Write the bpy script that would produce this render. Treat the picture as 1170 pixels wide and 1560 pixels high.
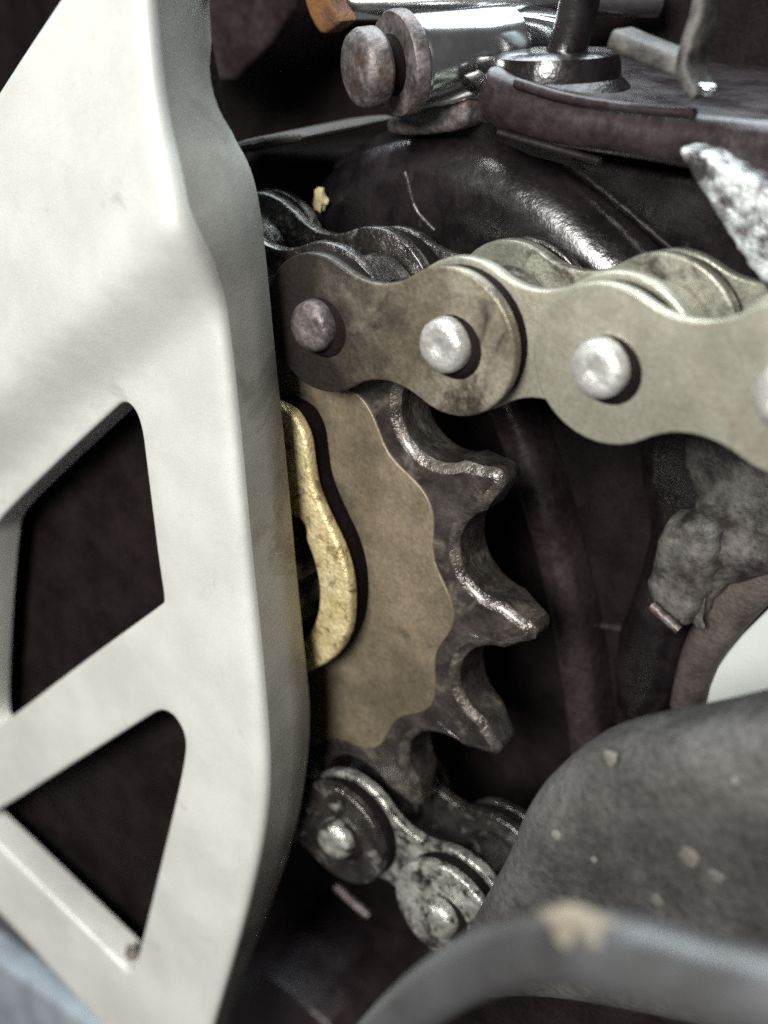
import bpy, bmesh, math, random
from mathutils import Vector, Matrix, noise
from mathutils.geometry import delaunay_2d_cdt
random.seed(7)
for o in list(bpy.data.objects): bpy.data.objects.remove(o)
SC = bpy.context.scene
COL = SC.collection
PI = math.pi

# ---------------------------------------------------------------- camera
# Working frame of the place (millimetres): x to the rear of the bike, y down,
# z along the sprocket axle towards the viewer; origin at the sprocket centre.
RX, RY, RZ = -0.437981, -0.678293, -0.040736
TX, TY, TZ = -11.904349, 3.299202, -146.758404
FPX = 1856.0036
def _rot():
    ca, sa, cb, sb, cc, sc = math.cos(RX), math.sin(RX), math.cos(RY), math.sin(RY), math.cos(RZ), math.sin(RZ)
    X = Matrix(((1,0,0),(0,ca,-sa),(0,sa,ca)))
    Y = Matrix(((cb,0,sb),(0,1,0),(-sb,0,cb)))
    Z = Matrix(((cc,-sc,0),(sc,cc,0),(0,0,1)))
    return Z @ X @ Y
R3 = _rot(); T3 = Vector((TX,TY,TZ)); EYE = -(R3.transposed() @ T3)
def at(px, py, z):
    """point of the plane at height z (mm) that the photograph shows at px,py"""
    D = R3.transposed() @ Vector(((px-585)/FPX, (py-780)/FPX, -1.0))
    return EYE + D * ((z-EYE.z)/D.z)
def xy(px, py, z):
    p = at(px, py, z); return (p.x, p.y)
def W(p): return Vector((p[0]*.001, -p[2]*.001, -p[1]*.001))

cd = bpy.data.cameras.new('camera'); cam = bpy.data.objects.new('camera', cd); COL.objects.link(cam)
F3 = Matrix(((1,0,0),(0,-1,0),(0,0,1))); G3 = Matrix(((1,0,0),(0,0,-1),(0,-1,0)))
CR = (F3 @ R3 @ G3).transposed()
cam.matrix_world = Matrix.Translation(W(EYE)) @ CR.to_4x4()
cd.sensor_fit = 'AUTO'; cd.sensor_width = 36.0; cd.lens = 36.0*FPX/1560.0
cd.clip_start = .002; cd.clip_end = 20
cd.dof.use_dof = True; cd.dof.focus_distance = .122; cd.dof.aperture_fstop = cd.lens/2.4
SC.camera = cam

# ---------------------------------------------------------------- light
w = bpy.data.worlds.new('World'); SC.world = w; w.use_nodes = True
bg = w.node_tree.nodes['Background']; bg.inputs[0].default_value = (1,.93,.95,1); bg.inputs[1].default_value = .09
def lamp(name, loc, target, size, power, col):
    l = bpy.data.lights.new(name, 'AREA'); l.shape = 'RECTANGLE'; l.size, l.size_y = size; l.energy = power; l.color = col
    o = bpy.data.objects.new(name, l); COL.objects.link(o); o.location = W(loc)
    o.rotation_euler = (W(target)-W(loc)).to_track_quat('-Z','Y').to_euler(); return o
lamp('key_lamp', (135,-260,425), (10,0,0), (.18,.15), 5.6, (1,.975,.93))
lamp('ceiling_lamp', (-70,-480,-170), (20,-20,0), (.55,.45), 8.0, (.84,.95,1))
SC.view_settings.view_transform = 'Standard'; SC.view_settings.look = 'None'
SC.view_settings.exposure = 0; SC.view_settings.gamma = 1
SC.cycles.use_denoising = False

# ---------------------------------------------------------------- materials
def mat(name, c1, c2, scale=.25, rough=(.4,.6), metal=0.0, bump=.1, fine=3.0, speck=.25, spread=.18, c3=None, c3scale=.12, c3cut=.6, coat=0, stretch=(1,1,1), spec=.5, grime=None, side=None):
    m = bpy.data.materials.new(name); m.use_nodes = True; nt = m.node_tree; N = nt.nodes; L = nt.links
    b = N['Principled BSDF']
    tc = N.new('ShaderNodeTexCoord'); oi = N.new('ShaderNodeObjectInfo')
    mp = N.new('ShaderNodeVectorMath'); mp.operation = 'MULTIPLY'; mp.inputs[1].default_value = tuple(1000*s for s in stretch)
    L.new(tc.outputs['Object'], mp.inputs[0])
    ml = N.new('ShaderNodeMath'); ml.operation = 'MULTIPLY'; ml.inputs[1].default_value = 137; L.new(oi.outputs['Random'], ml.inputs[0])
    ad = N.new('ShaderNodeVectorMath'); ad.operation = 'ADD'; L.new(mp.outputs[0], ad.inputs[0]); L.new(ml.outputs[0], ad.inputs[1])
    def nz(s, det, r=.6):
        n = N.new('ShaderNodeTexNoise'); n.inputs['Scale'].default_value = s; n.inputs['Detail'].default_value = det
        n.inputs['Roughness'].default_value = r; L.new(ad.outputs[0], n.inputs['Vector']); return n
    def mix(f, a, bb, mode='MIX'):
        x = N.new('ShaderNodeMix'); x.data_type = 'RGBA'; x.blend_type = mode
        if hasattr(f,'name'): L.new(f, x.inputs[0])
        else: x.inputs[0].default_value = f
        for s, v in ((6,a),(7,bb)):
            if hasattr(v,'name'): L.new(v, x.inputs[s])
            else: x.inputs[s].default_value = (*v,1)
        return x.outputs[2]
    def ramp(src, lo, hi, a=0., bv=1.):
        r = N.new('ShaderNodeMapRange'); r.interpolation_type = 'SMOOTHSTEP'; L.new(src, r.inputs[0])
        r.inputs[1].default_value = lo; r.inputs[2].default_value = hi; r.inputs[3].default_value = a; r.inputs[4].default_value = bv; return r.outputs[0]
    n1 = nz(scale, 4); n2 = nz(fine, 3, .7)
    col = mix(ramp(n1.outputs['Fac'], .5-spread, .5+spread), c1, c2)
    if c3:
        n3 = nz(c3scale, 5, .7); n3.inputs['Distortion'].default_value = .6
        col = mix(ramp(n3.outputs['Fac'], c3cut-.09, c3cut+.09), col, c3)
    if side:
        sx = N.new('ShaderNodeSeparateXYZ'); L.new(mp.outputs[0], sx.inputs[0]); ng = nz(.12, 4)
        ma = N.new('ShaderNodeMath'); ma.operation = 'MULTIPLY_ADD'; L.new(ng.outputs['Fac'], ma.inputs[0]); ma.inputs[1].default_value = 5; L.new(sx.outputs[1], ma.inputs[2])
        col = mix(ramp(ma.outputs[0], side[0]+2.5, side[1]+2.5), col, side[2])
    if grime:
        sx = N.new('ShaderNodeSeparateXYZ'); L.new(mp.outputs[0], sx.inputs[0]); ng = nz(.3, 4)
        ma = N.new('ShaderNodeMath'); ma.operation = 'MULTIPLY_ADD'; L.new(ng.outputs['Fac'], ma.inputs[0]); ma.inputs[1].default_value = 14; L.new(sx.outputs[0], ma.inputs[2])
        col = mix(ramp(ma.outputs[0], grime[0]+7, grime[1]+7), (.022,.018,.016), col)
    if speck:
        s = N.new('ShaderNodeMapRange'); L.new(n2.outputs['Fac'], s.inputs[0]); s.inputs[1].default_value=.25; s.inputs[2].default_value=.75
        s.inputs[3].default_value = 1-speck; s.inputs[4].default_value = 1+speck
        cb = N.new('ShaderNodeCombineColor')
        for k in range(3): L.new(s.outputs[0], cb.inputs[k])
        col = mix(1.0, col, cb.outputs[0], 'MULTIPLY')
    L.new(col, b.inputs['Base Color'])
    L.new(ramp(n1.outputs['Fac'], .3, .7, rough[0], rough[1]), b.inputs['Roughness'])
    b.inputs['Metallic'].default_value = metal; b.inputs['Specular IOR Level'].default_value = spec
    if coat: b.inputs['Coat Weight'].default_value = coat; b.inputs['Coat Roughness'].default_value = .15
    if bump:
        am = N.new('ShaderNodeMath'); am.operation = 'MULTIPLY_ADD'; L.new(n1.outputs['Fac'], am.inputs[0]); am.inputs[1].default_value = 1.6; L.new(n2.outputs['Fac'], am.inputs[2])
        bp = N.new('ShaderNodeBump'); bp.inputs['Strength'].default_value = bump; bp.inputs['Distance'].default_value = .0006
        L.new(am.outputs[0], bp.inputs['Height']); L.new(bp.outputs[0], b.inputs['Normal'])
    return m
M = {}
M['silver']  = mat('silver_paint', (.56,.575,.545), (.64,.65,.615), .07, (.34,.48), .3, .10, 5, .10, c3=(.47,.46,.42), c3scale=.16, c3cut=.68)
M['silverwall'] = mat('dark_silver_paint', (.32,.315,.28), (.42,.415,.375), .08, (.4,.55), .2, .12, 4, .12, c3=(.24,.225,.185), c3scale=.1, c3cut=.6)  # darker, warmer silver for the side wall of the cover
M['tan']     = mat('dusty_sprocket_face', (.118,.097,.066), (.195,.16,.11), .12, (.38,.6), .4, .16, 2.4, .32, c3=(.10,.085,.058), c3scale=.2, c3cut=.62)
M['grease']  = mat('black_grease', (.026,.022,.021), (.070,.061,.055), .3, (.16,.36), .45, .34, 1.3, .35, c3=(.14,.125,.105), c3scale=.28, c3cut=.6, coat=.5)
M['wornedge']= mat('worn_tooth_edge', (.032,.028,.026), (.11,.098,.086), .4, (.2,.5), .45, .5, 1.1, .4, c3=(.26,.24,.21), c3scale=.45, c3cut=.66, coat=.4)
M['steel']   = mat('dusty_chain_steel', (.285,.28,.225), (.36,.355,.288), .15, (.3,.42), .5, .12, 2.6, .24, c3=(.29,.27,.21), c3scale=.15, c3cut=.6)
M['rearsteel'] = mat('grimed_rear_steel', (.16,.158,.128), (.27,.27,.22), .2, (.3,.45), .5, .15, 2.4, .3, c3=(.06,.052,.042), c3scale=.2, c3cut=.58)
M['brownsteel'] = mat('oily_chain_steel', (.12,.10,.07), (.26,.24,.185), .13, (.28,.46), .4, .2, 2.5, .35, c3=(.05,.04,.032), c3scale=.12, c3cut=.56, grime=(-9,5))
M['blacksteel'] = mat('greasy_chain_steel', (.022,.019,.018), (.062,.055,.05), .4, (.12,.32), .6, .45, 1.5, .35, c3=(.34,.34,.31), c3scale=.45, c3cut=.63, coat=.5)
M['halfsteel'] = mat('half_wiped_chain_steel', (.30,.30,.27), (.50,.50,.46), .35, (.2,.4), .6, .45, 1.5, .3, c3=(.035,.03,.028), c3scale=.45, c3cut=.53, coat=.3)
M['pin']     = mat('polished_pin', (.5,.5,.47), (.66,.66,.64), .35, (.3,.45), .65, .3, 1.8, .25)
M['gold']    = mat('zinc_yellow_plating', (.50,.41,.205), (.66,.57,.335), .35, (.32,.5), .45, .4, 2.2, .3, c3=(.20,.145,.06), c3scale=.55, c3cut=.58)
M['shaft']   = mat('dark_shaft_steel', (.03,.026,.026), (.09,.08,.075), .4, (.3,.5), .5, .3)
M['case']    = mat('black_engine_paint', (.012,.008,.009), (.026,.019,.021), .15, (.24,.42), .0, .12, 1.2, .4, c3=(.035,.027,.029), c3scale=.14, c3cut=.68, spec=.35)
M['caseworn']= mat('worn_engine_paint', (.005,.0036,.004), (.011,.008,.009), .2, (.2,.34), .0, .13, .9, .4, c3=(.05,.042,.045), c3scale=.3, c3cut=.7, spec=.7)
M['dark']    = mat('flat_black', (.0055,.0036,.0038), (.0105,.0074,.0076), .2, (.6,.8), .0, .3, 2.0, .4, spec=.06)  # for dark casing parts and for parts that stand for shade
M['bolt']    = mat('dirty_zinc', (.06,.05,.05), (.15,.135,.135), .4, (.4,.6), .45, .18, 1.6, .4, c3=(.08,.05,.04), c3scale=.3, c3cut=.58)
M['chrome']  = mat('bright_tube', (.66,.69,.69), (.80,.82,.82), .1, (.14,.22), 1.0, .02, 1.2, .12)
M['worn']    = mat('worn_cast_aluminium', (.05,.043,.046), (.50,.54,.54), .4, (.35,.55), .4, .5, 1.4, .35, spread=.13)
M['mud']     = mat('muddy_grey', (.014,.011,.011), (.10,.094,.086), .3, (.5,.7), .0, .3, 1.6, .45, spread=.2)
M['brown']   = mat('brown_grimed_frame', (.03,.023,.021), (.065,.053,.046), .2, (.6,.8), .0, .4, 1.8, .4)
M['white']   = mat('white_panel', (.44,.475,.455), (.49,.525,.505), .08, (.35,.45), .0, .02, 3, .03)
M['rubber']  = mat('dusty_rubber', (.042,.040,.038), (.074,.071,.068), .18, (.45,.6), .0, .35, 1.5, .5)
M['hose']    = mat('hose_rubber', (.034,.034,.034), (.062,.063,.066), .12, (.26,.36), .0, .1, 2.0, .15)
M['bluegrey']= mat('blue_grey_paint', (.20,.23,.26), (.30,.34,.38), .15, (.4,.5), .2, .1)
M['rust']    = mat('rusty_orange', (.06,.02,.006), (.15,.065,.016), .3, (.6,.8), .0, .5)
M['grit']    = mat('pale_grit', (.62,.54,.30), (.72,.64,.40), .6, (.6,.8), .0, .3)
M['dust']    = mat('pale_dust', (.11,.105,.095), (.17,.16,.145), .6, (.7,.9), .0, .3)
M['hosehighlight'] = mat('pale_highlight', (.13,.112,.086), (.20,.175,.136), .5, (.7,.9), .0, .4)  # cream tone of the highlight painted on the hose
M['dirt']    = mat('grey_dirt', (.13,.11,.10), (.27,.24,.21), .8, (.7,.9), .0, .8)

# ---------------------------------------------------------------- builders
def finish(name, verts, faces, m, parent=None, origin=None, ang=35, smooth=True):
    """one mesh object; verts in the mm frame"""
    og = W(origin) if origin is not None else (parent.matrix_world.translation.copy() if parent else Vector((0,0,0)))
    me = bpy.data.meshes.new(name); me.from_pydata([W(v)-og for v in verts], [], faces)
    bm = bmesh.new(); bm.from_mesh(me); bmesh.ops.remove_doubles(bm, verts=bm.verts, dist=1e-7)
    bmesh.ops.recalc_face_normals(bm, faces=bm.faces); bm.to_mesh(me); bm.free()
    me.materials.append(m)
    if smooth:
        for p in me.polygons: p.use_smooth = True
        me.set_sharp_from_angle(angle=math.radians(ang))
    o = bpy.data.objects.new(name, me); COL.objects.link(o)
    if parent: o.parent = parent; o.location = og - parent.matrix_world.translation
    else: o.location = og; o.matrix_world = Matrix.Translation(og)
    return o
def thing(name, loc, label, cat, group=None):
    o = bpy.data.objects.new(name, None); COL.objects.link(o); o.location = W(loc); o.empty_display_size = .003
    o.matrix_world = Matrix.Translation(W(loc)); return tag(o, label, cat, group)
def tag(o, label, cat, group=None):
    o['label'] = label; o['category'] = cat
    if group: o['group'] = group
    return o
def area(P): return .5*sum(P[i][0]*P[(i+1)%len(P)][1]-P[(i+1)%len(P)][0]*P[i][1] for i in range(len(P)))
def smooth_loop(P, it=2, closed=True):
    for _ in range(it):
        Q = []; n = len(P)
        for i in range(n if closed else n-1):
            a, b = P[i], P[(i+1)%n]
            Q.append(tuple(a[k]*.75+b[k]*.25 for k in range(len(a)))); Q.append(tuple(a[k]*.25+b[k]*.75 for k in range(len(a))))
        if not closed: Q = [P[0]]+Q+[P[-1]]
        P = Q
    return P
def normals2(P):
    """outward normals of a closed 2D loop"""
    n = len(P); s = 1 if area(P) > 0 else -1; out = []
    for i in range(n):
        a, b, c = P[i-1], P[i], P[(i+1)%n]
        e1 = Vector((b[0]-a[0], b[1]-a[1])); e2 = Vector((c[0]-b[0], c[1]-b[1]))
        if e1.length > 1e-9: e1.normalize()
        if e2.length > 1e-9: e2.normalize()
        t = e1+e2
        if t.length < 1e-6: t = e1
        t.normalize(); nn = Vector((t.y*s, -t.x*s))
        k = max(.55, nn.dot(Vector((e1.y*s, -e1.x*s)))); out.append(nn/k)
    return out
def inside(p, P):
    r = False; n = len(P); j = n-1
    for i in range(n):
        if (P[i][1] > p[1]) != (P[j][1] > p[1]) and p[0] < (P[j][0]-P[i][0])*(p[1]-P[i][1])/(P[j][1]-P[i][1]+1e-12)+P[i][0]: r = not r
        j = i
    return r
def fill(loops, extra=()):
    """triangulate loops (first outer, rest holes); returns verts2d, tris"""
    vs = []; es = []
    for Lp in loops:
        s = len(vs); n = len(Lp); vs += [Vector(p[:2]) for p in Lp]; es += [(s+i, s+(i+1)%n) for i in range(n)]
    vs += [Vector(p[:2]) for p in extra]
    v, e, f, ov, oe, of = delaunay_2d_cdt(vs, es, [], 0, 1e-7)
    tr = []
    for t in f:
        c = (sum(v[i].x for i in t)/3, sum(v[i].y for i in t)/3)
        if inside(c, loops[0]) and not any(inside(c, h) for h in loops[1:]): tr.append(tuple(t))
    return [(p.x,p.y) for p in v], tr
def plate_geo(loops, z0, z1, bev=.3, seg=3, back_bev=None):
    bb = bev if back_bev is None else back_bev
    V, Fc = [], []; top = []; bot = []
    for li, Lp in enumerate(loops):
        nr = normals2(Lp); sg = 1 if li == 0 else -1; n = len(Lp); rings = []
        prof = [(bev*(1-math.sin(k/seg*PI/2)), z1-bev*(1-math.cos(k/seg*PI/2))) for k in range(seg+1)]
        prof += [(bb*(1-math.cos(k/seg*PI/2)), z0+bb*(1-math.sin(k/seg*PI/2))) for k in range(seg+1)]
        for ins, z in prof:
            s = len(V); V += [(p[0]-sg*nr[i].x*ins, p[1]-sg*nr[i].y*ins, z) for i, p in enumerate(Lp)]; rings.append(s)
        for a, b in zip(rings, rings[1:]):
            Fc += [(a+i, a+(i+1)%n, b+(i+1)%n, b+i) for i in range(n)]
        top.append([V[rings[0]+i] for i in range(n)]); bot.append([V[rings[-1]+i] for i in range(n)])
    for caps, z in ((top,z1),(bot,z0)):
        v2, tr = fill(caps); s = len(V); V += [(p[0],p[1],z) for p in v2]; Fc += [tuple(s+i for i in t) for t in tr]
    return V, Fc
def plate(name, loops, z0, z1, m, parent=None, origin=None, bev=.3, seg=3, ang=35):
    V, Fc = plate_geo(loops, z0, z1, bev, seg); return finish(name, V, Fc, m, parent, origin, ang)
def lathe_geo(prof, c, axis=(0,0,1), n=40, hexa=False):
    """profile of (r, t) along axis from centre c"""
    ax = Vector(axis).normalized(); u = ax.orthogonal().normalized(); v = ax.cross(u); c = Vector(c); V = []; Fc = []
    for r, t in prof:
        for i in range(n):
            a = 2*PI*i/n; V.append(tuple(c+ax*t+(u*math.cos(a)+v*math.sin(a))*max(r,1e-4)))
    for k in range(len(prof)-1):
        for i in range(n): Fc.append((k*n+i, k*n+(i+1)%n, (k+1)*n+(i+1)%n, (k+1)*n+i))
    Fc.append(tuple(range(n))); Fc.append(tuple(range((len(prof)-1)*n, len(prof)*n)))
    return V, Fc
def lathe(name, prof, c, m, parent=None, origin=None, axis=(0,0,1), n=40, ang=35):
    V, Fc = lathe_geo(prof, c, axis, n); return finish(name, V, Fc, m, parent, origin, ang)
def sweep_geo(path, sec, up=(0,0,1), closed_sec=True, scale=None):
    """sec: list of (a,b): a along side normal, b along up"""
    P = [Vector(p) for p in path]; n = len(P); k = len(sec); V = []; Fc = []; U = Vector(up)
    for i, p in enumerate(P):
        t = (P[min(i+1,n-1)]-P[max(i-1,0)]).normalized(); s = t.cross(U).normalized(); uu = s.cross(t).normalized(); f = scale[i] if scale else 1
        for a, b in sec: V.append(tuple(p+s*a*f+uu*b*f))
    for i in range(n-1):
        for j in range(k): Fc.append((i*k+j, i*k+(j+1)%k, (i+1)*k+(j+1)%k, (i+1)*k+j))
    Fc.append(tuple(range(k))); Fc.append(tuple(range((n-1)*k, n*k)))
    return V, Fc
def ragged(name, path, w_, h_, amp, m, parent, seed=0):
    P = []
    for i in range(len(path)-1):
        a, b = Vector(path[i]), Vector(path[i+1]); k = max(1, int((b-a).length/.5))
        P += [a.lerp(b, j/k) for j in range(k)]
    V, Fc = sweep_geo(P, round_rect(w_, h_, min(w_,h_)*.35, 6)); c0 = len(V)//len(P); Q = []
    for i, v in enumerate(V):
        p = P[i//c0]; d = Vector(v)-p; k = 1+amp*(noise.noise(Vector(v)*.55+Vector((seed,0,0)))+.6*noise.noise(Vector(v)*1.4))
        Q.append(tuple(p+d*k))
    return finish(name, Q, Fc, m, parent, None, 60)
def ring_sec(r, n=16, ry=None): return [(r*math.cos(2*PI*i/n), (ry or r)*math.sin(2*PI*i/n)) for i in range(n)]
def round_rect(w, h, r, n=4):
    o = []
    for cx, cy, a0 in ((w/2-r,h/2-r,0),(-w/2+r,h/2-r,PI/2),(-w/2+r,-h/2+r,PI),(w/2-r,-h/2+r,1.5*PI)):
        o += [(cx+r*math.cos(a0+PI/2*i/n), cy+r*math.sin(a0+PI/2*i/n)) for i in range(n+1)]
    return o
def sweep(name, path, sec, m, parent=None, origin=None, up=(0,0,1), ang=40, scale=None):
    V, Fc = sweep_geo(path, sec, up, scale=scale); return finish(name, V, Fc, m, parent, origin, ang)
def lump(name, c, size, m, parent=None, origin=None, rough=.25, seed=0, sub=2):
    bm = bmesh.new(); bmesh.ops.create_icosphere(bm, subdivisions=sub, radius=1)
    V = []
    for v in bm.verts:
        k = 1+rough*noise.noise(v.co*1.7+Vector((seed*3.1,seed,0)))*2
        V.append((c[0]+v.co.x*size[0]*k, c[1]+v.co.y*size[1]*k, c[2]+v.co.z*size[2]*k))
    Fc = [tuple(x.index for x in f.verts) for f in bm.faces]; bm.free()
    return finish(name, V, Fc, m, parent, origin, 60)
def pxl(pts, z): return [xy(p[0], p[1], z) for p in pts]

# ---------------------------------------------------------------- engine case behind everything
eng = thing('engine_case', (20,-20,-45), 'glossy black engine casing with a rounded drum housing behind the chain', 'engine case')
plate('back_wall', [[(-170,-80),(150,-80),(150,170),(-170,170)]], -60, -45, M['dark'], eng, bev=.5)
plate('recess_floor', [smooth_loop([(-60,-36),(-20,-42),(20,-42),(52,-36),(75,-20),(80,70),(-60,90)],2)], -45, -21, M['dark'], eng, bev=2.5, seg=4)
hous = smooth_loop(pxl([(446,560),(446,430),(452,345),(470,285),(510,243),(570,216),(640,202),(730,206),(800,236),(860,276),(920,326),(985,392),(1050,470),(1100,560)], -13), 2)
plate('drum_housing', [hous], -45, -10.6, M['caseworn'], eng, bev=5.5, seg=10)
# shoulder above the arch, then a stepped ledge
sh = pxl([(470,300),(500,262),(560,232),(620,208),(690,196),(735,205),(800,222),(860,238),(1000,262),(1200,300),(1300,340),(1300,640),(1110,540),(1030,455),(960,392),(890,332),(820,277),(752,232),(680,212),(600,222),(530,247),(486,282)], -10)
plate('shoulder', [smooth_loop(sh,1)], -45, -14.5, M['caseworn'], eng, bev=2.0, seg=5)
plate('ledge_block', [smooth_loop(pxl([(722,118),(735,100),(770,118),(860,150),(960,168),(1060,178),(1200,190),(1330,210),(1330,330),(1180,292),(1000,255),(860,232),(800,218),(735,200),(716,170)], -7),1)], -45, -7, M['case'], eng, bev=2.2, seg=5)
sweep('ledge_lip', smooth_loop([(*xy(x,y,-6.2),-7.9) for x,y in [(745,205),(800,222),(850,236),(900,250)]],2,False), ring_sec(.4,10), M['caseworn'], eng)
sweep('top_lip', smooth_loop([(*xy(x,y,-6.2),-7.4) for x,y in [(775,128),(830,146),(880,157),(960,169),(1050,176)]],2,False), ring_sec(.5,10), M['case'], eng)
sweep('seam_rib', smooth_loop([(*xy(x,y,-10.6),-10.8) for x,y in [(616,262),(622,280),(630,320),(662,352)]],2,False), ring_sec(.45,10), M['case'], eng)
sweep('lower_seam', smooth_loop([(*xy(x,y,-20),-20.8) for x,y in [(820,945),(900,955),(980,968),(1060,985)]],2,False), ring_sec(.5,10), M['case'], eng)
plate('saddle', [smooth_loop(pxl([(592,190),(600,175),(640,158),(715,146),(722,160),(716,196),(660,205),(600,206)], -12),2)], -40, -11, M['bolt'], eng, bev=.8)
sweep('guide_rib', smooth_loop([tuple(at(x,y,-19)) for x,y in [(730,480),(775,590),(808,680),(838,770),(866,880),(888,990),(905,1120),(915,1300)]],2,False), round_rect(4.6,7,2.0,6), M['case'], eng)
plate('side_panel', [smooth_loop(pxl([(975,600),(960,720),(985,800),(960,900),(925,985),(930,1110),(1010,1110),(1035,960),(1095,866),(1180,800),(1320,735),(1320,560)], -17.5),1)], -40, -17.5, M['caseworn'], eng, bev=2.5, seg=5)
plate('lower_web', [smooth_loop(pxl([(300,1500),(380,1478),(430,1505),(520,1580),(540,1700),(280,1720)], -10),1)], -45, -10, M['case'], eng, bev=1.0)
# upper left cover edge
plate('crankcase_flange', [smooth_loop(pxl([(250,240),(340,224),(380,210),(450,202),(464,206),(462,214),(440,219),(380,228),(250,262)], -6),1)], -22, -6, M['brown'], eng, bev=.6)
plate('upper_web', [smooth_loop(pxl([(200,60),(330,150),(440,35),(460,-60),(200,-120)], -24),1)], -45, -24, M['case'], eng, bev=.8)

# ---------------------------------------------------------------- bolt with its spacer, linkage above it
c = at(538,106,-2)
bo = thing('pinch_bolt', c, 'dirty round bolt head with washer on a bright spacer tube above the arched casing', 'bolt')
def rel(dz, dx=0, dy=0): return (c.x+dx, c.y+dy, c.z+dz)
BA = (-.42,.03,.9)
lathe('head', [(0.1,.2),(2.6,.1),(3.4,-.3),(3.8,-1.0),(3.8,-2.4),(3.5,-2.8)], rel(0), M['bolt'], bo, n=36, axis=BA)
lathe('neck', [(2.9,-2.7),(2.9,-4.8)], rel(0), M['dark'], bo, axis=BA)
lathe('washer', [(2.5,-4.3),(4.9,-4.4),(5.1,-4.7),(5.1,-5.8),(4.8,-6.1),(2.5,-6.1)], rel(0), M['bolt'], bo, axis=BA)
lathe('spacer_tube', [(3.2,-6.2),(4.25,-6.3),(4.5,-6.7),(4.5,-17.5),(4.2,-17.9),(3,-17.9)], rel(0), M['chrome'], bo, axis=BA)
c2 = at(800,52,-24)
cl = thing('linkage_clevis', c2, 'bright forged fork with a triangular pocket at the end of the spacer tube', 'clevis')
fo = pxl([(738,38),(760,22),(800,20),(858,34),(862,58),(850,74),(800,80),(750,76),(742,60)], -22)
fh = pxl([(757,44),(775,38),(812,52),(770,62),(757,58)], -22)
plate('fork', [smooth_loop(fo,1), smooth_loop(fh,1)], -27, -22, M['chrome'], cl, bev=.6)
plate('pocket_floor', [smooth_loop(pxl([(750,40),(830,40),(830,66),(750,66)], -26),1)], -30, -26.2, M['bolt'], cl, bev=.3)
r0 = at(500,4,-20); 
sr = sweep('shift_rod', [at(520,4,-18), at(640,4,-22), at(900,0,-34), at(1000,-2,-40)], ring_sec(2.0,20), M['chrome'], None, origin=at(640,4,-22), up=(0,1,0))
tag(sr, 'thin bright rod along the top edge above the spacer tube', 'rod')
lv = sweep('selector_lever', smooth_loop([at(893,-60,-15), at(880,20,-15), at(864,75,-15), at(850,114,-14)],1,False), round_rect(3.4,4,1.5), M['caseworn'], None, origin=at(872,20,-16))
tag(lv, 'slim dark lever slanting down behind the bright fork', 'lever')
bk = thing('bent_bracket', at(1010,100,-8), 'dark bent metal bracket with worn bright edges at the upper right', 'bracket')
sweep('arm', smooth_loop([at(945,58,-8), at(985,75,-8), at(1030,92,-8), at(1050,100,-8)],1,False), round_rect(1.7,4,.5), M['mud'], bk)
sweep('upright', smooth_loop([at(1080,-40,-9), at(1076,20,-9), at(1060,65,-8), at(1052,100,-7.5), at(1060,125,-7), at(1074,142,-7)],1,False), round_rect(1.2,4,.45), M['mud'], bk)
lump('bare_metal_corner', at(1075,136,-4.6), (.8,.6,.5), M['chrome'], bk, seed=3)
fw = plate('rusty_tab', [smooth_loop(pxl([(455,-60),(462,0),(475,35),(490,55),(512,40),(520,30),(498,0),(495,-60)], -12),1)], -15, -12, M['rust'], None, origin=at(485,10,-12), bev=.4)
tag(fw, 'orange brown rusty tab above the dirty bolt head', 'tab')

cb_ = at(846,128,-15)
lathe('stalk_boss', [(3.0,3.2),(5.2,3.1),(6.0,2.7),(6.3,2.0),(6.4,.6),(7.0,.1),(7.6,-.6),(7.7,-3.0),(5,-3.0)], cb_, M['caseworn'], eng, axis=(0,-1,0), n=44)
# worn Y-shaped cast rib, right edge
wb = thing('cast_rib', at(1110,300,-4), 'pale worn aluminium wedge rib at the right edge above the chain', 'rib')

def rag_loop(P, amp, seed, it=2):
    P = smooth_loop(P, it); nn = normals2(P)
    return [(p[0]+nn[i].x*amp*noise.noise(Vector((p[0]*.9,p[1]*.9,seed))), p[1]+nn[i].y*amp*noise.noise(Vector((p[0]*.9,p[1]*.9,seed)))) for i, p in enumerate(P)]
plate('rib_plate', [rag_loop(pxl([(1026,222),(1062,228),(1102,250),(1170,285),(1330,360),(1330,600),(1240,540),(1170,446),(1128,392),(1092,332),(1054,274)], -4),.3,3,3)], -12, -4, M['worn'], wb, bev=.6, seg=4)
# right side lug, frame member, white panel
lg = thing('frame_lug', at(1040,860,-14), 'mud splashed grey lug hanging below the chain at the right', 'lug')
plate('stem', [rag_loop(pxl([(1028,680),(1050,652),(1105,640),(1300,600),(1320,860),(1180,880),(1090,900),(1060,960),(1040,960),(1050,900),(1052,812),(1050,750),(1036,720)], -15),.5,2)], -24, -15, M['mud'], lg, bev=2.0, seg=4)
plate('foot', [rag_loop(pxl([(996,802),(1040,792),(1092,796),(1090,850),(1075,905),(1052,948),(1034,966),(992,930),(976,908),(990,860)], -13.5),.5,5)], -22, -13.5, M['mud'], lg, bev=1.6, seg=4)
sweep('bare_edge', [at(992,922,-12.2), at(1010,938,-12.2), at(1034,960,-12.2)], ring_sec(.55,10), M['bolt'], lg)
fm = plate('frame_member', [smooth_loop(pxl([(1320,740),(1170,815),(1100,870),(1050,950),(1025,1010),(1010,1100),(1060,1110),(1075,1040),(1110,985),(1180,912),(1320,820)], -17),1)], -26, -17, M['brown'], None, origin=at(1090,930,-17), bev=1.5)
tag(fm, 'grimy brown frame member slanting down beside the white panel', 'frame')
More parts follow.
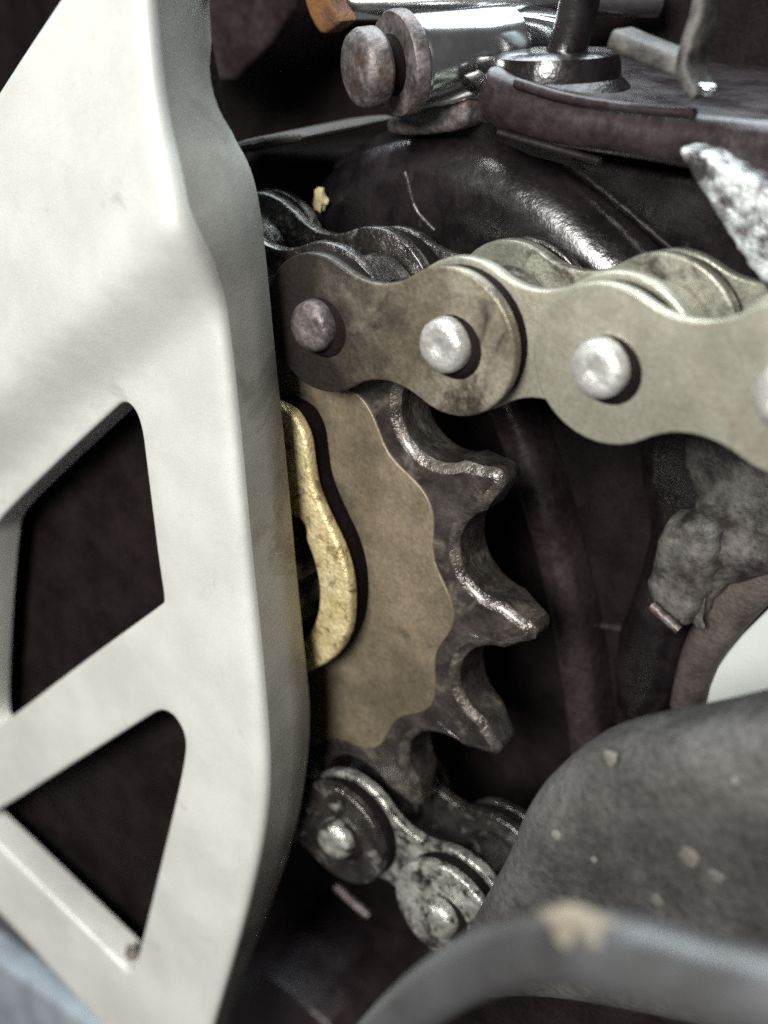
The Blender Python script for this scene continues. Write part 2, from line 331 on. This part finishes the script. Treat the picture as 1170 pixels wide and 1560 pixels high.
wp = plate('white_panel', [smooth_loop(pxl([(1300,800),(1180,918),(1112,985),(1050,1072),(1100,1130),(1300,1100)], -19),1)], -22, -19, M['white'], None, origin=at(1120,1030,-19), bev=.5)
tag(wp, 'white painted panel corner showing between frame member and dusty rubber boot', 'panel')

# ---------------------------------------------------------------- sprocket
NT = 13; PITCH = 15.875; RP = PITCH/2/math.sin(PI/NT); ST = 2*PI/NT; PH = -0.7137; ROLL = 5.08
sp = thing('front_sprocket', (0,0,0), 'worn greasy drive sprocket with dusty tan face behind the silver cover', 'sprocket')
val = []; tip = []
for i in range(NT):
    a = PH+i*ST; val.append((a, RP-ROLL-.15)); tip.append((a+ST/2, RP+2.75))
def pol(a, r): return Vector((r*math.cos(a), r*math.sin(a)))
outl = []; inner = []
for i in range(NT):
    a, r = val[i]; ro = 5.2; cc = pol(a, r+ro)
    for k in range(-6,7):
        b = a+PI+k*math.radians(13.2); outl.append(tuple(cc+pol(b, ro))[:2] if True else 0)
    # reverse order so that the outline runs with increasing angle
    seg = outl[-13:]; outl[-13:] = seg[::-1] if (Vector(seg[0]).x*Vector(seg[-1]).y-Vector(seg[0]).y*Vector(seg[-1]).x) < 0 else seg
    ta, tr = tip[i]; t = pol(ta, tr); tg = Vector((-math.sin(ta), math.cos(ta))); rad = pol(ta,1)
    outl += [tuple(t-tg*1.75-rad*2.0), tuple(t-tg*1.15-rad*.7), tuple(t-tg*.7-rad*.1), tuple(t), tuple(t+tg*.7-rad*.1), tuple(t+tg*1.15-rad*.7), tuple(t+tg*1.75-rad*2.0)]
n = len(outl); onr = normals2(outl)
def halfz(r): 
    k = min(1, max(0, (r-(RP-ROLL))/7.5)); return 2.85-.95*k**1.5
V = []; Fc = []; rings = []
def face_r(th):
    # wavy boundary of the flat face: follows valleys and teeth
    keys = []
    for i in range(NT): keys += [(val[i][0], val[i][1]-2.75), (tip[i][0], val[i][1]-.95)]
    keys = [(k[0]-2*PI, k[1]) for k in keys]+keys+[(k[0]+2*PI, k[1]) for k in keys]; keys.sort()
    for (a0,r0),(a1,r1) in zip(keys, keys[1:]):
        if a0 <= th <= a1:
            u = (th-a0)/(a1-a0); return r0+(r1-r0)*(.5-.5*math.cos(PI*u))
    return RP-8
def loop_in(dr): return [((face_r(math.atan2(p[1],p[0]))-dr)*math.cos(math.atan2(p[1],p[0])), (face_r(math.atan2(p[1],p[0]))-dr)*math.sin(math.atan2(p[1],p[0]))) for p in outl]
def add_ring(L2, zs):
    s = len(V)
    for i, p in enumerate(L2): V.append((p[0],p[1],zs[i] if isinstance(zs,list) else zs))
    rings.append(s)
hz = [halfz(math.hypot(*p)) for p in outl]
ins = lambda d: [(p[0]-onr[i].x*d, p[1]-onr[i].y*d) for i, p in enumerate(outl)]
fl = loop_in(.4)
def lerp2(A,B,u): return [(a[0]*(1-u)+b[0]*u, a[1]*(1-u)+b[1]*u) for a,b in zip(A,B)]
add_ring([(p[0]*.5,p[1]*.5) for p in fl], 2.9)
add_ring(fl, 3.02); 
add_ring(lerp2(fl,ins(1.0),.5), [3.0*.5+h*.5 for h in hz]); add_ring(ins(.95), [h-.03 for h in hz]); add_ring(ins(.75), [h-.1 for h in hz]); add_ring(ins(.08), [h-.62 for h in hz]); add_ring(outl, [h-.82 for h in hz])
add_ring(outl, [-(h-.82) for h in hz]); add_ring(ins(.18), [-(h-.14) for h in hz]); add_ring(ins(.5), [-h for h in hz]); add_ring(fl, -3.0); add_ring([(p[0]*.5,p[1]*.5) for p in fl], -2.9)
EDG = []
for q_, (a, b) in enumerate(zip(rings, rings[1:])): (EDG if q_ in (3,4,5) else Fc).extend([(a+i, a+(i+1)%n, b+(i+1)%n, b+i) for i in range(n)])
a, b = rings[-1], rings[0]; Fc += [(a+i, a+(i+1)%n, b+(i+1)%n, b+i) for i in range(n)]
finish('toothed_ring', V, Fc, M['grease'], sp, ang=50)
finish('worn_edge', V, EDG, M['wornedge'], sp, ang=50)
th = [2*PI*i/260-PI for i in range(260)]
fp = [(face_r(t)*math.cos(t), face_r(t)*math.sin(t)) for t in th]
plate('face_plate', [fp, [(9.5*math.cos(t*1), 9.5*math.sin(t)) for t in th[::4]]], 2.4, 3.2, M['tan'], sp, bev=.22)
# shaft with splines
so = []
for i in range(14):
    for da, r in ((0,8.2),(.13,8.2),(.2,9.6),(.36,9.6)): so.append((r*math.cos(2*PI*(i+da/ .45*1.0)/14), r*math.sin(2*PI*(i+da/.45)/14)))
sf = plate('output_shaft', [so], -14, 8.2, M['shaft'], None, origin=(0,0,0), bev=.5)
tag(sf, 'dark splined shaft end inside the yellow lock plate', 'shaft')

# yellow lock plate: ring with two ears
go = []
vis = [(440,622),(455,640),(468,668),(472,705),(478,745),(500,795),(520,835),(533,880),(536,930),(530,972),(508,1005),(475,1022),(462,1026)]
vp = [xy(x,y,7) for x,y in vis]
vp = [(5.2,-21.2)]+vp
half = vp + [(14.6*math.cos(math.radians(a)), 14.6*math.sin(math.radians(a))) for a in (68,84)]
rest = [(-4.0,14.4),(-6.2,17.5),(-9.0,20.2),(-10.8,19),(-11.6,15),(-12,11.5)]+[(16.1*math.cos(math.radians(a)),16.1*math.sin(math.radians(a))) for a in (148,165,182,200,218,235,248)]+[(-.5,-15.6),(1.2,-18.6)]
rest = [(-3.0,14.6),(-7.0,14.0)]+[(16.1*math.cos(math.radians(a)),16.1*math.sin(math.radians(a))) for a in (130,148,165,182,200,218)]+[(-9,-12.2),(-4,-14),(1.0,-14.6),(3.4,-17.4),(3.6,-20)]
bore = []
for i in range(72):
    a = math.radians(i*5); dn = min(abs(((i*5+d0+180) % 360)-180) for d0 in (38,128,218,308))
    rr_ = 11.4+(.9 if dn < 6 else 0); bore.append((rr_*math.cos(a), rr_*math.sin(a)))
gol = smooth_loop(half+rest,2); gnr = normals2(gol)
plate('hub_boss', [[(p[0]-gnr[i].x*.55, p[1]-gnr[i].y*.55) for i, p in enumerate(gol)], [(p[0]*1.04,p[1]*1.04) for p in bore]], 3.0, 5.6, M['dark'], sp, bev=.3)
lk = plate('lock_plate', [gol, smooth_loop(bore,1)], 5.65, 7.2, M['gold'], None, origin=(0,0,5), bev=.55, seg=4)
tag(lk, 'yellow plated wavy lock plate on the shaft beside the silver cover', 'lock plate')

# ---------------------------------------------------------------- chain
ch = thing('drive_chain', (RP,0,0), 'steel roller chain wrapped round the sprocket, tan above and greasy black below', 'chain')
def peanut(r=7.35, wst=5.0):
    h = PITCH/2; rf = (h*h+wst*wst-r*r)/(2*(r-wst)); cy = wst+rf; P = []
    aa = math.atan2(cy, h)
    for sx in (1,-1):
        pass
    # right end from lower tangent to upper tangent
    t = PI-math.atan2(cy, h)      # direction from right centre to fillet centre
    A = [(h+r*math.cos(-t+2*t*i/26), r*math.sin(-t+2*t*i/26)) for i in range(27)]
    a0 = -math.atan2(cy,h); 
    B = []
    for i in range(1,10):
        ang = (-(PI/2)) + ((math.atan2(cy,h)-PI/2))*-1*(1-2*i/10.)
        B.append((rf*math.cos(ang), cy+rf*math.sin(ang)))
    C = [(-x,-y) for x,y in A]; D = [(-x,-y) for x,y in B]
    return A+B+C+D
PEA_O = peanut(7.05,4.75); PEA_I = peanut(7.35,5.0)
def arc_plate(loop, z0, z1, bev): return plate_geo([loop], z0, z1, bev, 3)
GEO = {'outer_plate':[arc_plate(PEA_O,6.1,7.3,.3), arc_plate(PEA_O,-7.3,-6.1,.3)], 'inner_plate':[arc_plate(PEA_I,3.2,4.6,.3), arc_plate(PEA_I,-4.6,-3.2,.3)]}
PINP = [(.1,9.0),(.55,9.0),(.75,9.12),(1.7,9.12),(2.2,8.95),(2.5,8.5),(2.6,7.9),(2.62,7.1),(2.62,-7.1),(2.55,-7.6),(2.2,-8.05),(1.5,-8.3),(.1,-8.35)]
GEO['pin'] = [lathe_geo(PINP,(0,0,0),n=28)]
GEO['pin_shade_ring'] = [lathe_geo([(2.0,7.7),(2.5,7.66),(2.75,7.5),(3.0,7.36),(3.1,7.25),(2.0,7.2)],(.45,.3,0),n=28)]  # dark ring set off-centre, paints the shade beside each pin
GEO['roller'] = [lathe_geo([(2.7,3.05),(4.75,3.05),(5.05,2.75),(5.05,-2.75),(4.75,-3.05),(2.7,-3.05)],(0,0,0),n=36)]
GEO['seal_shade_ring'] = [lathe_geo([(2.6,6.15),(6.7,6.15),(6.85,5.4),(6.7,4.55),(2.6,4.55)],(0,0,0),n=36), lathe_geo([(2.6,-4.55),(6.7,-4.55),(6.85,-5.4),(6.7,-6.15),(2.6,-6.15)],(0,0,0),n=36)]  # black seals, widened to carry the shade between the chain plates
MESH = {}
def chain_part(kind, idx, m, p, ang=0.0):
    key = (kind, idx, m)
    if key not in MESH:
        V, Fc = GEO[kind][idx]; o = finish(kind, V, Fc, M[m], ch, origin=(0,0,0), ang=40); MESH[key] = o.data
    else:
        o = bpy.data.objects.new(kind, MESH[key]); COL.objects.link(o); o.parent = ch
    o.location = W((p[0],p[1],0))-W((RP,0,0)); o.rotation_euler = (0, ang, 0); return o
al = -0.0376; be = 0.262
p0 = pol(PH-ST, RP)+Vector((1.85,.2)); d = Vector((math.cos(al), math.sin(al)))
pins = []
b0 = pol(PH+4*ST, RP+1.3)+Vector((.5,1.7)); e = Vector((math.cos(be), math.sin(be)))
pins += [b0+e*PITCH*k for k in (4,3,2,1,0)]
pins += [pol(PH-j*ST, RP+.2*(abs(j-5)/4)) for j in (8,7,6,5,4,3,2)]
top0 = len(pins)
pins += [p0+d*PITCH*k for k in range(0,6)]
# parity: the link p0-p1 is an outer one
for i in range(len(pins)-1):
    a, b = pins[i], pins[i+1]; mid = (a+b)/2; dv = b-a
    ang = math.atan2(dv.y, dv.x)
    outer = ((i-top0) % 2 == 0)
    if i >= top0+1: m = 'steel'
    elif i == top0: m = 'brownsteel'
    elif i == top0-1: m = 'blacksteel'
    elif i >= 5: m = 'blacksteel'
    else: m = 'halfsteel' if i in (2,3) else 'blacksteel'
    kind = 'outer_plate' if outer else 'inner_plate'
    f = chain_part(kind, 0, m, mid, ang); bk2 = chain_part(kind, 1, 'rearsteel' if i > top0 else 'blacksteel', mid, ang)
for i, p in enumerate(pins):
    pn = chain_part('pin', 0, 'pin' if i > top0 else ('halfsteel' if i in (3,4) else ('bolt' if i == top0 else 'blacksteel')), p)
    sub = [chain_part('pin_shade_ring', 0, 'dark', p)]
    chain_part('roller', 0, 'steel' if i > top0+1 else 'blacksteel', p)
    sub += [chain_part('seal_shade_ring', 0, 'dark', p), chain_part('seal_shade_ring', 1, 'dark', p)]
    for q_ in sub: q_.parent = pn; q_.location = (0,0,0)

# ---------------------------------------------------------------- silver cover
cv = thing('sprocket_cover', (-20,10,10), 'silver painted cast cover with open triangular lattice, left foreground', 'cover')
La = Vector(xy(258,352,22)); Lb = Vector(xy(20,570,22)); Ld = (Lb-La).normalized(); Ln = Vector((-Ld.y, Ld.x))
if (Vector(xy(60,300,22))-La).dot(Ln) < 0: Ln = -Ln
def zf(x, y):
    s = (Vector((x,y))-La).dot(Ln); u = min(1, max(0, (s+8.5)/9.0)); u = u*u*(3-2*u)
    return 19+5*u - .16*max(0,s)
def onface(px, py):
    z = 20
    for _ in range(25):
        p = at(px,py,z); z = .5*z+.5*zf(p.x,p.y)
    p = at(px,py,z); return (p.x,p.y)
ridge = [(216,-90),(220,-10),(226,60),(234,130),(243,200),(258,275),(296,370),(328,470),(345,560),(358,700),(372,850),(388,1000),(398,1120),(402,1210),(392,1300),(362,1430),(325,1560),(300,1650)]
backe = [(318,-90),(322,-10),(326,60),(333,135),(358,205),(385,250),(400,310),(412,420),(424,550),(440,700),(453,850),(468,1000),(476,1075),(473,1150),(455,1260),(418,1370),(372,1490),(340,1580)]
rp = [onface(*p) for p in ridge]; bp_ = [xy(*p,10) for p in backe]
restp = [onface(*p) for p in [(260,1720),(190,1690),(160,1572),(80,1485),(0,1398),(-90,1310),(-190,1220),(-270,1050),(-260,800),(-200,560),(-120,320),(-12,140),(84,-6),(140,-90)]]
outer = rp+restp; backo = bp_+[(p[0],p[1]) for p in restp]
both = smooth_loop([(*a,*b) for a,b in zip(outer,backo)],2)
outer = [p[:2] for p in both]; backo = [p[2:] for p in both]
hA = smooth_loop([onface(*p) for p in [(168,628),(186,612),(203,622),(214,652),(220,700),(230,780),(240,860),(249,916),(244,922),(120,1012),(0,1106),(-22,1118),(-28,1090),(-24,950),(-16,830),(-10,800),(20,768),(90,700)]],2)
hB = smooth_loop([onface(*p) for p in [(225,1092),(244,1082),(264,1090),(280,1118),(281,1150),(264,1230),(240,1330),(214,1440),(204,1474),(194,1480),(180,1466),(90,1378),(0,1290),(-36,1256),(-36,1248),(0,1233),(110,1164)]],2)
nr = normals2(outer); n = len(outer); V = []; Fc = []; rings = []
def addr(L3): rings.append(len(V)); V.extend(L3)
A = [(p[0]-nr[i].x*2.2, p[1]-nr[i].y*2.2) for i, p in enumerate(outer)]
Bz = []
for i, p in enumerate(outer):
    f = Vector((p[0],p[1],zf(*p))); bk_ = Vector((*backo[i],10.0)); Bz.append((f, f+(bk_-f)*.16, bk_))
capl = A
for t in [k/7 for k in range(8)]:
    addr([tuple(Vector((*A[i],zf(*A[i])))*(1-t)**2+Bz[i][0]*2*t*(1-t)+Bz[i][1]*t*t) for i in range(n)])
addr([tuple(Bz[i][1]*.5+Bz[i][2]*.5) for i in range(n)]); addr([tuple(Bz[i][2]+Vector((0,0,.35))) for i in range(n)])
addr([(Bz[i][2].x-nr[i].x*.35, Bz[i][2].y-nr[i].y*.35, 10.0) for i in range(n)])
addr([(Bz[i][2].x-nr[i].x*2.4, Bz[i][2].y-nr[i].y*2.4, 10.0) for i in range(n)])
TK = 4.6
addr([(p[0]-nr[i].x*3.0, p[1]-nr[i].y*3.0, zf(*A[i])-TK) for i, p in enumerate(outer)])
WAL = []
for q_, (a, b) in enumerate(zip(rings, rings[1:])): (WAL if 7 <= q_ <= 10 else Fc).extend([(a+i, a+(i+1)%n, b+(i+1)%n, b+i) for i in range(n)])
# face with holes, front and underside
ext = []
xs = [p[0] for p in A]; ys = [p[1] for p in A]; gx = min(xs)
while gx < max(xs):
    gy = min(ys)
    while gy < max(ys):
        q = (gx+random.uniform(-.3,.3), gy+random.uniform(-.3,.3))
        if inside(q,A) and not inside(q,hA) and not inside(q,hB): ext.append(q)
        gy += 1.6
    gx += 1.6
HB = .55
def off(Lp, dd):
    nn = normals2(Lp); return [(p[0]+nn[i].x*dd, p[1]+nn[i].y*dd) for i, p in enumerate(Lp)]
hA2, hB2 = off(hA,HB), off(hB,HB)
for side in (0,1):
    dz = -TK*side
    v2, tr = fill([A, hA2, hB2], [q for q in ext if not inside(q,hA2) and not inside(q,hB2)]); s = len(V)
    V += [(p[0],p[1],zf(*p)+dz) for p in v2]; Fc += [tuple(s+i for i in t) for t in tr]
for h, h2 in ((hA,hA2),(hB,hB2)):
    hn = len(h); rr = []
    for k in range(5):
        a = k/4*PI/2; rr.append(len(V)); u = math.sin(a)
        V += [(q[0]*(1-u)+p[0]*u, q[1]*(1-u)+p[1]*u, zf(*q)-HB*(1-math.cos(a))) for p, q in zip(h,h2)]
    rr.append(len(V)); V += [(p[0],p[1],zf(*q)-TK+.1) for p, q in zip(h,h2)]
    rr.append(len(V)); V += [(q[0],q[1],zf(*q)-TK) for p, q in zip(h,h2)]
    for a, b in zip(rr, rr[1:]): Fc += [(a+i, a+(i+1)%hn, b+(i+1)%hn, b+i) for i in range(hn)]
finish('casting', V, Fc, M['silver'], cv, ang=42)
finish('side_wall', V, WAL, M['silverwall'], cv, ang=42)
bkp = [(p[0]-nr[i].x*4.5, p[1]-nr[i].y*4.5) for i, p in enumerate(outer)]
plate('hole_shade_sheet', [bkp], 10.2, 11.4, M['dark'], cv, bev=.2, seg=2)  # added black sheet, stands for the shade inside the lattice openings
p = at(201,1452,17.2)
dl = lump('dirt_clump', p, (1.1,1.1,.9), M['dirt'], None, origin=p, seed=5, rough=.5)
tag(dl, 'small grey clump of dirt in the bottom corner of the lower cover opening', 'dirt')

# lower left painted bracket
fb = thing('footrest_bracket', at(40,1540,8), 'blue grey painted bracket edge below the silver cover, bottom left corner', 'bracket')
plate('bracket_plate', [smooth_loop(pxl([(-160,1370),(-60,1425),(0,1468),(70,1516),(150,1575),(200,1640),(-160,1700)], 6),1)], 0, 6, M['bluegrey'], fb, bev=1.2)

# ---------------------------------------------------------------- near rubber boot, hose
rb = thing('rubber_boot', at(1000,1250,15), 'large dusty dark rubber boot, out of focus, lower right', 'rubber boot')
bl = smooth_loop(pxl([(705,1455),(735,1395),(770,1330),(806,1268),(826,1210),(862,1154),(925,1112),(1000,1092),(1090,1076),(1170,1056),(1300,1026),(1480,1080),(1480,1560),(1300,1560),(1150,1530),(1000,1500),(860,1480),(760,1490)], 15),2)
plate('boot_skirt', [smooth_loop(pxl([(640,1540),(760,1450),(900,1430),(1480,1480),(1480,1900),(640,1900)], 13),1)], 9, 13.5, M['dark'], rb, bev=1)
plate('boot_shell', [bl], 11, 21, M['rubber'], rb, bev=3.6, seg=6)
for i, (x,y,s) in enumerate([(931,1155,.7),(848,1272,.5),(1050,1305,.8),(1090,1335,.7),(1000,1372,.6),(1120,1190,.35),(905,1310,.35)]):
    pp = at(x,y,21.0); lump('dust_fleck', (pp.x,pp.y,21.0), (s,s,.12), M['dust'], rb, seed=i)
hp = [at(380,1900,40), at(520,1650,42), at(625,1535,44), at(715,1474,46), at(795,1446,48), at(870,1440,49), at(940,1450,50), at(1010,1470,50), at(1090,1494,50), at(1170,1515,50), at(1300,1550,50), at(1450,1590,50)]
hp = smooth_loop([tuple(q) for q in hp],2,False)
hs = sweep('rubber_hose', hp, ring_sec(2.1,24), M['hose'], None, origin=tuple(hp[len(hp)//2]), up=(0,0,1))
hq = at(905,1424,50.3); lump('highlight_patch', hq, (2.8,1.1,1.0), M['hosehighlight'], hs, seed=2, rough=.3, sub=3)  # pale lump that paints a soft highlight onto the hose
tag(hs, 'thick blurred dark hose with a pale painted highlight, bottom right corner', 'hose')

# ---------------------------------------------------------------- small things
gp = at(486,304,-9.6)
gf = lump('grit_flake', gp, (.9,1.1,.5), M['grit'], None, origin=gp, seed=9, rough=.5)
tag(gf, 'pale yellow grit flake stuck on the dark casing above the chain', 'grit')
wp2 = sweep('edge_highlight', [at(512,1350,-6), at(535,1372,-6), at(562,1395,-6)], ring_sec(.6,10), M['bolt'], None, origin=at(535,1372,-6))  # pale rod standing in for a highlight on a metal edge
tag(wp2, 'short pale painted highlight of a metal edge below the lower chain', 'highlight')
